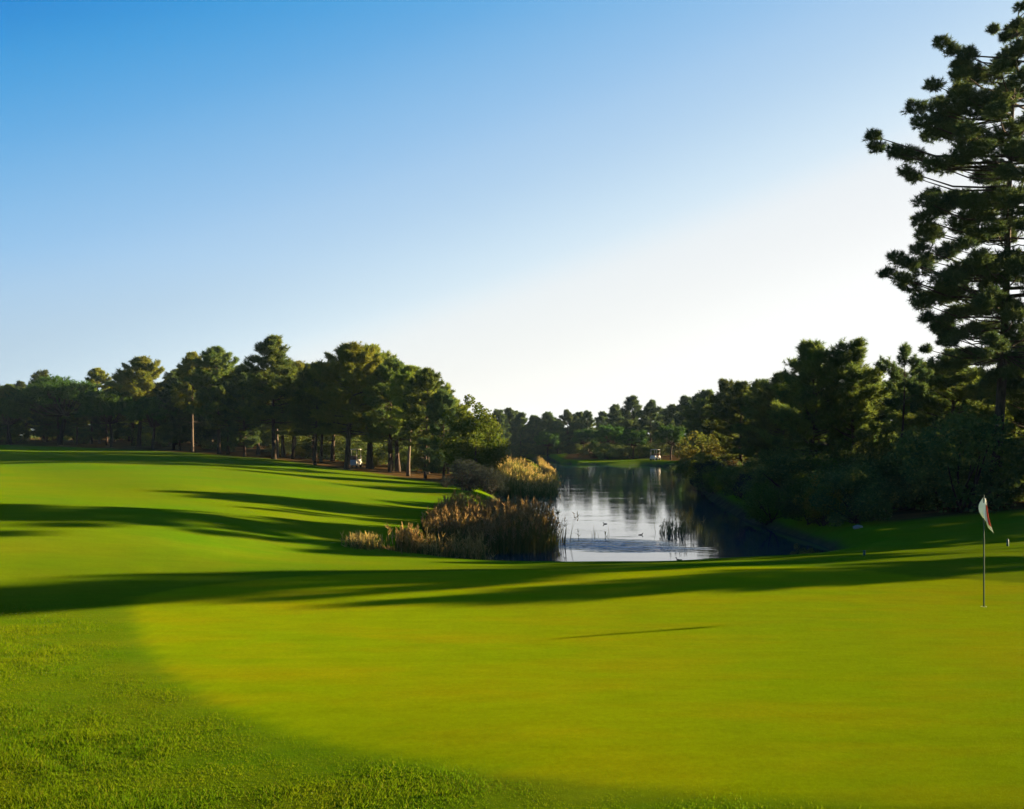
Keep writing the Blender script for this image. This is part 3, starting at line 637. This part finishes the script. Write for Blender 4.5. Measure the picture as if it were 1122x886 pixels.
def scatter(poly, n, seed):
    rng = np.random.default_rng(seed); P = np.array(poly, float); lo, hi = P.min(0), P.max(0); out = np.zeros((0, 2))
    while len(out) < n:
        q = rng.uniform(lo, hi, (n * 2, 2)); out = np.vstack([out, q[poly_sd(P, q[:, 0], q[:, 1]) < 0]])
    return out[:n]
g = np.random.default_rng(9)
# big bed
P = scatter([(-3.9, 46), (-3.2, 43.4), (-1.2, 42.2), (1.4, 42.6), (1.9, 45), (1.7, 52), (-.5, 57), (-3.2, 56)], 5200, 1)
hh = 2.35 * (.30 + .70 * np.clip((P[:, 0] + 3.9) / 3.6, 0, 1)) * g.uniform(.72, 1.12, len(P)) + .3 * np.sin(P[:, 0] * 2.1)*.5
tag(ob('reeds', reed_mesh('reed_bed', P, hh, 1)), 'tall brown reed bed standing in the near water left of the open lake', 'reeds', None, 'stuff')
P = scatter([(-2.6, 84), (3.2, 83), (3.6, 88), (4.2, 106), (2.5, 118), (-.5, 112), (-2, 100)], 7000, 2)
tag(ob('reeds', reed_mesh('far_reed_bed', P, 1.85 * g.uniform(.75, 1.15, len(P)), 2, w=.05, plume=.22)), 'farther reed bed with orange sunlit tops beyond the round tree', 'reeds', None, 'stuff')
P = scatter([(3.6, 130), (5.5, 131), (5.2, 150), (3.6, 150)], 900, 3)
tag(ob('reeds', reed_mesh('distant_reed_strip', P, 1.3 * g.uniform(.8, 1.1, len(P)), 3, w=.07, plume=.6)), 'distant thin strip of reeds along the left shore', 'reeds', None, 'stuff')
# clumps along the near shore, each one a thing
ci = 0
clump_lab = ['first tan reed clump from the left end of the near shore', 'second reed clump from the left on the near shore, low and sparse', 'third reed clump from the left on the near shore, pinkish tan', 'tall pale reed clump on the near shore left of the middle gap',
             'short reed clump right of the tall pale one on the near shore', 'reed clump before the dark part of the big bed', 'tan reed clump in front of the left half of the big bed', 'tallest yellow reed clump in front of the big bed', 'low reed clump right of the tallest yellow one', 'last reed clump on the right of the near shore line']
for (px, top, wd, n) in [(347, 604, 22, 90), (366, 602, 18, 80), (384, 604, 22, 100), (398, 585, 18, 110), (416, 600, 22, 100), (436, 603, 20, 90), (448, 580, 20, 120), (470, 596, 20, 90), (498, 596, 20, 100), (518, 594, 22, 100)]:
    Y = 35.2 + .25 * (ci % 3); x = px_x(px, Y); h = (px_z(top, Y) - tz(x, Y)) * 1.12; rad = wd * Y / F * .8
    q = g.normal(size=(n * 2, 2)) * [rad * .55, .35] + [x, Y]
    tag(ob('reed_clump', reed_mesh('reed_clump', q, h * g.uniform(.45, 1.05, len(q)), 20 + ci, w=.028, plume=.55, lean=.16)), clump_lab[ci], 'reeds', 'reed clumps on the near shore'); ci += 1
for (px, top, Y, n, lb) in [(738, 560, 52, 150, 'dark reed clump rising from the open water on the right'), (752, 566, 55, 80, 'smaller reed clump in the water beside the dark one'), (656, 574, 50, 12, 'few thin reed stems alone in the bright water'), (603, 560, 47, 120, 'loose reed fringe at the right tip of the big bed')]:
    x = px_x(px, Y); h = px_z(top, Y) - WATER + .9; q = g.normal(size=(n, 2)) * [.42, .5] + [x, Y]
    tag(ob('reed_clump', reed_mesh('water_reed_clump', q, h * g.uniform(.6, 1.05, len(q)), 40 + ci, plume=.15, lean=.06)), lb, 'reeds', 'reed clumps in the water'); ci += 1

# ------------------------------------------------------------------ rough grass blades in the foreground
rg = np.random.default_rng(3)
q = np.column_stack([rg.uniform(-12, 7.5, 900000), rg.uniform(7.6, 24, 900000)])
vis = (np.abs(q[:, 0]) < q[:, 1] * .52 + .6)
q = q[vis]
sg = poly_sd(GREEN, q[:, 0], q[:, 1])
dens = sstep(-.05, .5, sg) * np.clip(1.5 - q[:, 1] / 22, .25, 1) * sstep(23, 17, q[:, 1])
q = q[rg.uniform(size=len(q)) < dens]; sg = poly_sd(GREEN, q[:, 0], q[:, 1])
cl = np.sin(q[:, 0] * 5.1 + np.sin(q[:, 1] * 3.3) * 2) * np.sin(q[:, 1] * 4.3 + np.sin(q[:, 0] * 2.7) * 2)
hg = (.022 + .026 * sstep(0, 3.5, sg)) * rg.uniform(.6, 1.35, len(q)) * (1 + .45 * cl) * (.55 + .8 * sstep(-.6, .9, np.sin(q[:, 0] * 1.3 + 2 * np.sin(q[:, 1] * .9)) * np.sin(q[:, 1] * 1.7 + q[:, 0] * .6)))
n = len(q); a = rg.uniform(0, 6.28, n); S = np.stack([np.cos(a), np.sin(a), 0 * a], 1)
B = np.column_stack([q, terrain(q[:, 0], q[:, 1]) - .003])
tipv = B + np.stack([rg.normal(size=n) * .55, rg.normal(size=n) * .55, np.ones(n)], 1) * hg[:, None]
w = .0038 * rg.uniform(.7, 1.5, (n, 1))
V = np.stack([B - S * w, B + S * w, tipv], 1).reshape(-1, 3)
tag(ob('rough_grass', mesh_np('rough_grass', V, np.arange(len(V)).reshape(-1, 3), None, [M['blade']])), 'longer rough grass around the near edge of the green', 'grass', None, 'stuff')

# close cut leaf tips of the green: its grain
q = np.column_stack([rg.uniform(-8, 11, 620000), rg.uniform(9.2, 21, 620000)]); q = q[np.abs(q[:, 0]) < q[:, 1] * .5 + .5]
q = q[(poly_sd(GREEN, q[:, 0], q[:, 1]) < .05) & (rg.uniform(size=len(q)) < np.clip(14 / q[:, 1], 0, 1))]
n = len(q); a = rg.uniform(0, 6.28, n); S = np.stack([np.cos(a), np.sin(a), 0 * a], 1); B = np.column_stack([q, terrain(q[:, 0], q[:, 1]) - .002])
tipv = B + np.stack([rg.normal(size=n) * .9, rg.normal(size=n) * .9, np.ones(n)], 1) * (.008 * rg.uniform(.5, 1.4, n))[:, None]
V = np.stack([B - S * .0028, B + S * .0028, tipv], 1).reshape(-1, 3)
M['green_blade'] = foliage_mat('green_leaf_tips', (.075, .130, .001), (.110, .138, .001), (.15, .15, .004), .45, 1.5)
tag(ob('green_turf', mesh_np('green_turf', V, np.arange(len(V)).reshape(-1, 3), None, [M['green_blade']])), 'close cut turf of the putting green', 'grass', None, 'stuff')

# ------------------------------------------------------------------ flagstick
fx, fy = px_x(1078, 20.9), 20.9; fz = tz(fx, fy)
fl = ob('flagstick', None, None, (fx, fy, fz)); tag(fl, 'golf flagstick with a limp white and red flag standing in the green', 'flagstick')
mb = MB(); mb.tube(np.array([(0, 0, -.15), (0, 0, .6), (0, 0, 1.3), (0, 0, 2.13)]), [.014, .014, .013, .011], 10)
ob('pole', mb.mesh('flag_pole', [solid_mat('pole_paint', (.014, .040, .030), .9, .15, 3)], True), fl)
mb = MB(); mb.tube(np.array([(0, 0, -.11), (0, 0, .004)]), [.054, .054], 20, cap=False)
ob('cup', mb.mesh('hole_cup', [solid_mat('white_cup', (.7, .7, .68), .5, .05)], True), fl)
# limp cloth: folds hang in a bundle to one side of the pole
nu, nv = 26, 22; Vc = []
for j in range(nv):
    v = j / (nv - 1)                                   # 0 top hem .. 1 bottom
    for i in range(nu):
        u = i / (nu - 1)
        wdt = .05 + .115 * math.sin(min(1, v * 1.25) * 1.6)
        x = -.055 * math.sin(v * 3.0) * (1 - u) + wdt * (u ** .9) * (.9 + .2 * v) - .045 * math.sin(v * 2.6)
        y = .055 * math.sin(u * 9.5 + v * 1.3) * (.35 + .65 * v) * (.3 + u)
        z = 2.12 - .02 - .38 * v * (1 - u) - (.08 + .60 * v + .05 * math.sin(v * 3)) * u - .06 * u * math.sin(v * 3.1)
        Vc.append((x, y, z))
Qc = [(j * nu + i, j * nu + i + 1, (j + 1) * nu + i + 1, (j + 1) * nu + i) for j in range(nv - 1) for i in range(nu - 1)]
mi = [1 if (q_ % (nu - 1)) > 21 and 1 < (q_ // (nu - 1)) < 14 else 0 for q_ in range(len(Qc))]
cloth = mesh_np('flag_cloth', Vc, None, Qc, [solid_mat('white_cloth', (.80, .79, .76), .9, .06, 8), solid_mat('red_cloth', (.55, .04, .03), .9, .1, 8)], mi, True)
fo = ob('flag', cloth, fl); md = fo.modifiers.new('thickness', 'SOLIDIFY'); md.thickness = .003

# ------------------------------------------------------------------ golf buggies
paint = solid_mat('white_buggy_paint', (.50, .49, .47), .45, .1, 2); seatm = solid_mat('brown_seat_vinyl', (.16, .07, .04), .6, .2, 5); rub = solid_mat('black_rubber', (.02, .02, .02), .8, .2, 5)
def buggy(x, y, rz, label):
    e = ob('golf_buggy', None, None, (x, y, tz(x, y)), rz); tag(e, label, 'golf buggy', 'parked golf buggies')
    m = MB(); m.box((0, 0, .36), (2.3, 1.1, .22)); m.box((.92, 0, .62), (.42, 1.08, .42), taper=.72); m.box((-.78, 0, .62), (.75, 1.08, .36), taper=.92); ob('body', m.mesh('buggy_body', [paint]), e)
    m = MB(); m.box((-.35, 0, .62), (.5, 1.0, .16)); m.box((-.58, 0, .98), (.12, 1.0, .5)); ob('seat', m.mesh('buggy_seat', [seatm]), e)
    m = MB(); m.box((-.1, 0, 1.86), (1.7, 1.16, .07), taper=.93); ob('roof', m.mesh('buggy_roof', [paint]), e)
    for sx in (.72, -.82):
        for sy in (-.5, .5):
            m = MB(); m.tube(np.array([(sx + (.12 if sx > 0 else 0), sy, .62), (sx - .04, sy, 1.84)]), .025, 6); ob('post', m.mesh('roof_post', [paint]), e)
    for sx in (.75, -.72):
        for sy in (-.52, .52):
            m = MB(); m.tube(np.array([(sx, sy - .1, .24), (sx, sy + .1, .24)]), .24, 16); ob('wheel', m.mesh('buggy_wheel', [rub], False), e)
buggy(px_x(718, 192), 192, R(240), 'white golf buggy parked beside the far water under the trees')
buggy(px_x(388, 113), 113, R(82), 'white golf buggy glimpsed between the trunks behind the thick pine')

# ------------------------------------------------------------------ ducks, marker pegs, stone
duckm = solid_mat('dark_duck_feathers', (.035, .028, .022), .8, .4, 12)
def duck(px, py, rz, label):
    x, y = px_flat(px, py, WATER); m = MB()
    m.tube(np.array([(-.30, 0, .10), (-.22, 0, .075), (-.10, 0, .05), (.04, 0, .05), (.14, 0, .07), (.185, 0, .13), (.20, 0, .19), (.215, 0, .235), (.25, 0, .25), (.285, 0, .245), (.32, 0, .235), (.35, 0, .23)]), [.01, .05, .085, .095, .075, .045, .034, .042, .046, .034, .017, .008], 12)
    tag(ob('duck', m.mesh('duck', [duckm], True), None, (x, y, WATER - .02), rz, (.42, .42, .42)), label, 'duck', 'ducks on the lake')
duck(744, 613.5, R(170), 'dark duck floating nearest the edge of the green'); duck(702, 586, R(20), 'dark duck on the bright water right of the middle'); duck(663, 574, R(200), 'dark duck farther out by the thin reed stems')
peg = solid_mat('turquoise_peg', (.02, .07, .07), .7, .1)
for (px, Y, h, lb) in [(947, 31.5, .12, 'small turquoise marker peg on the bank by the lit strip of the green'), (1104, 34, .20, 'small turquoise marker peg right of the flagstick')]:
    x = px_x(px, Y); m = MB(); m.tube(np.array([(0, 0, -.1), (0, 0, h * .8), (0, 0, h)]), [.035, .035, .02], 8); m.tube(np.array([(0, 0, h), (0, 0, h + .02)]), [.045, .03], 8)
    tag(ob('marker_peg', m.mesh('marker_peg', [peg]), None, (x, Y, tz(x, Y))), lb, 'marker', 'marker pegs')
x, y = px_x(940, 46), 46; m = MB(); m.tube(np.array([(-.3, 0, .02), (-.22, .02, .07), (0, 0, .10), (.2, -.02, .08), (.32, 0, .02)]), [.03, .13, .17, .14, .03], 10)
tag(ob('stone', m.mesh('stone', [solid_mat('pale_stone', (.20, .18, .155), .95, .25, 9, .4)], True), None, (x, y, tz(x, y) - .02), .3, (.75, .75, .6)), 'pale flat stone lying on the shaded grass before the right bank trees', 'stone')

# ------------------------------------------------------------------ thin evening haze
hm, hnt, hout = new_mat('haze_air'); pv = N(hnt, 'ShaderNodeVolumePrincipled'); pv.inputs['Color'].default_value = (.45, .72, 1.0, 1); pv.inputs['Density'].default_value = HAZE
L(hnt, pv.outputs[0], hout.inputs['Volume'])
lo_, hi_ = (-2000, -400, float(Z.min()) - 1), (2000, 2600, 30)
hv = [(x, y, z) for z in (lo_[2], hi_[2]) for (x, y) in ((lo_[0], lo_[1]), (hi_[0], lo_[1]), (hi_[0], hi_[1]), (lo_[0], hi_[1]))]
hme = bpy.data.meshes.new('haze'); hme.from_pydata(hv, [], [(0, 3, 2, 1), (4, 5, 6, 7), (0, 1, 5, 4), (1, 2, 6, 5), (2, 3, 7, 6), (3, 0, 4, 7)]); hme.materials.append(hm)
tag(ob('haze', hme), 'thin bluish evening haze over the lake', 'haze', None, 'stuff')

# ------------------------------------------------------------------ sky, sun, camera
EXPO = 3.2
SKY_MIX = .975
w = bpy.data.worlds.new('World'); SC.world = w; w.use_nodes = True
nt = w.node_tree; nt.nodes.clear()
out = N(nt, 'ShaderNodeOutputWorld'); bg = N(nt, 'ShaderNodeBackground')
sky = N(nt, 'ShaderNodeTexSky'); sky.sky_type = 'NISHITA'; sky.sun_disc = False
sky.sun_elevation = R(SUN_EL); sky.sun_rotation = R(SUN_AZ); sky.altitude = 50; sky.air_density = 1.0; sky.dust_density = 1.0; sky.ozone_density = 1.5
bg.inputs['Strength'].default_value = .1
# the sky pales towards the horizon and towards the sun's side
tc = N(nt, 'ShaderNodeTexCoord'); nv = N(nt, 'ShaderNodeVectorMath'); nv.operation = 'NORMALIZE'; L(nt, tc.outputs['Generated'], nv.inputs[0])
sx = N(nt, 'ShaderNodeSeparateXYZ'); L(nt, nv.outputs[0], sx.inputs[0])
el = math_n(nt, 'MULTIPLY', math_n(nt, 'ARCSINE', math_n(nt, 'ABSOLUTE', sx.outputs[2])), 57.29578)
sa = (math.sin(R(SUN_AZ)), math.cos(R(SUN_AZ)))
hl = math_n(nt, 'MAXIMUM', math_n(nt, 'SQRT', math_n(nt, 'ADD', math_n(nt, 'MULTIPLY', sx.outputs[0], sx.outputs[0]), math_n(nt, 'MULTIPLY', sx.outputs[1], sx.outputs[1]))), 1e-4)
dt = math_n(nt, 'DIVIDE', math_n(nt, 'ADD', math_n(nt, 'MULTIPLY', sx.outputs[0], sa[0]), math_n(nt, 'MULTIPLY', sx.outputs[1], sa[1])), hl)
daz = math_n(nt, 'MULTIPLY', math_n(nt, 'ARCCOSINE', math_n(nt, 'MINIMUM', math_n(nt, 'MAXIMUM', dt, -1.0), 1.0)), 57.29578)
gg = math_n(nt, 'SUBTRACT', math_n(nt, 'ADD', el, math_n(nt, 'MULTIPLY', daz, .325)), 28.8)
fac = math_n(nt, 'DIVIDE', math_n(nt, 'ADD', gg, 10.0), 60.0, None, True)
cr = N(nt, 'ShaderNodeValToRGB'); L(nt, fac, cr.inputs[0]); cr.color_ramp.interpolation = 'B_SPLINE'
stops = [(-10, (1.12, 1.09, 1.06)), (-4, (.86, .85, .84)), (0, (.81, .82, .83)), (1.8, (.64, .77, .865)), (5, (.455, .625, .80)), (8, (.35, .55, .785)), (10, (.275, .50, .77)), (12.5, (.195, .445, .745)), (15, (.115, .385, .725)), (18.6, (.028, .305, .675)), (21.5, (0.0, .21, .62)), (30, (0.0, .16, .52)), (50, (0.0, .10, .40))]
while len(cr.color_ramp.elements) > 1: cr.color_ramp.elements.remove(cr.color_ramp.elements[0])
for i, (gv, c) in enumerate(stops):
    e = cr.color_ramp.elements[0] if i == 0 else cr.color_ramp.elements.new((gv + 10) / 60)
    e.position = (gv + 10) / 60; k = 10 / 2 ** EXPO; e.color = (c[0] * k, c[1] * k, c[2] * k, 1)
wl_ = math_n(nt, 'MULTIPLY', math_n(nt, 'SUBTRACT', 1.0, math_n(nt, 'DIVIDE', el, 9.0), None, True), math_n(nt, 'DIVIDE', math_n(nt, 'SUBTRACT', gg, 1.5), 4.0, None, True))
kk = 10 / 2 ** EXPO
low = mix_c(nt, math_n(nt, 'MULTIPLY', wl_, .85), cr.outputs[0], (.385 * kk, .485 * kk, .60 * kk))      # dusty band low over the left horizon
sc_ = mix_c(nt, SKY_MIX, sky.outputs[0], low)
L(nt, sc_, bg.inputs[0]); L(nt, bg.outputs[0], out.inputs[0])

sd = Vector((math.sin(R(SUN_AZ)) * math.cos(R(SUN_EL)), math.cos(R(SUN_AZ)) * math.cos(R(SUN_EL)), math.sin(R(SUN_EL))))
la = bpy.data.lights.new('sun', 'SUN'); la.energy = 5.0; la.angle = R(.6); la.color = (1.0, .73, .40)
lo = bpy.data.objects.new('sun', la); COL.objects.link(lo); lo.rotation_euler = (-sd).to_track_quat('-Z', 'Y').to_euler(); lo.location = sd * 200

cam = bpy.data.cameras.new('camera'); cam.sensor_width = 36; cam.lens = 36 * F / 1122; cam.clip_end = 6000; cam.clip_start = .1
cam.shift_y = (HY - 443) / 1122
co_ = bpy.data.objects.new('camera', cam); COL.objects.link(co_); co_.location = (0, 0, EYE); co_.rotation_euler = (R(90), 0, 0)
SC.camera = co_
SC.render.resolution_x, SC.render.resolution_y = 1024, 809
SC.view_settings.view_transform = 'Standard'; SC.view_settings.look = 'None'; SC.view_settings.exposure = EXPO; SC.view_settings.gamma = 1; SC.view_settings.use_curve_mapping = False
SC.render.engine = 'CYCLES'; SC.cycles.max_bounces = 6; SC.cycles.diffuse_bounces = 3; SC.cycles.glossy_bounces = 3; SC.cycles.transmission_bounces = 4; SC.cycles.use_denoising = True
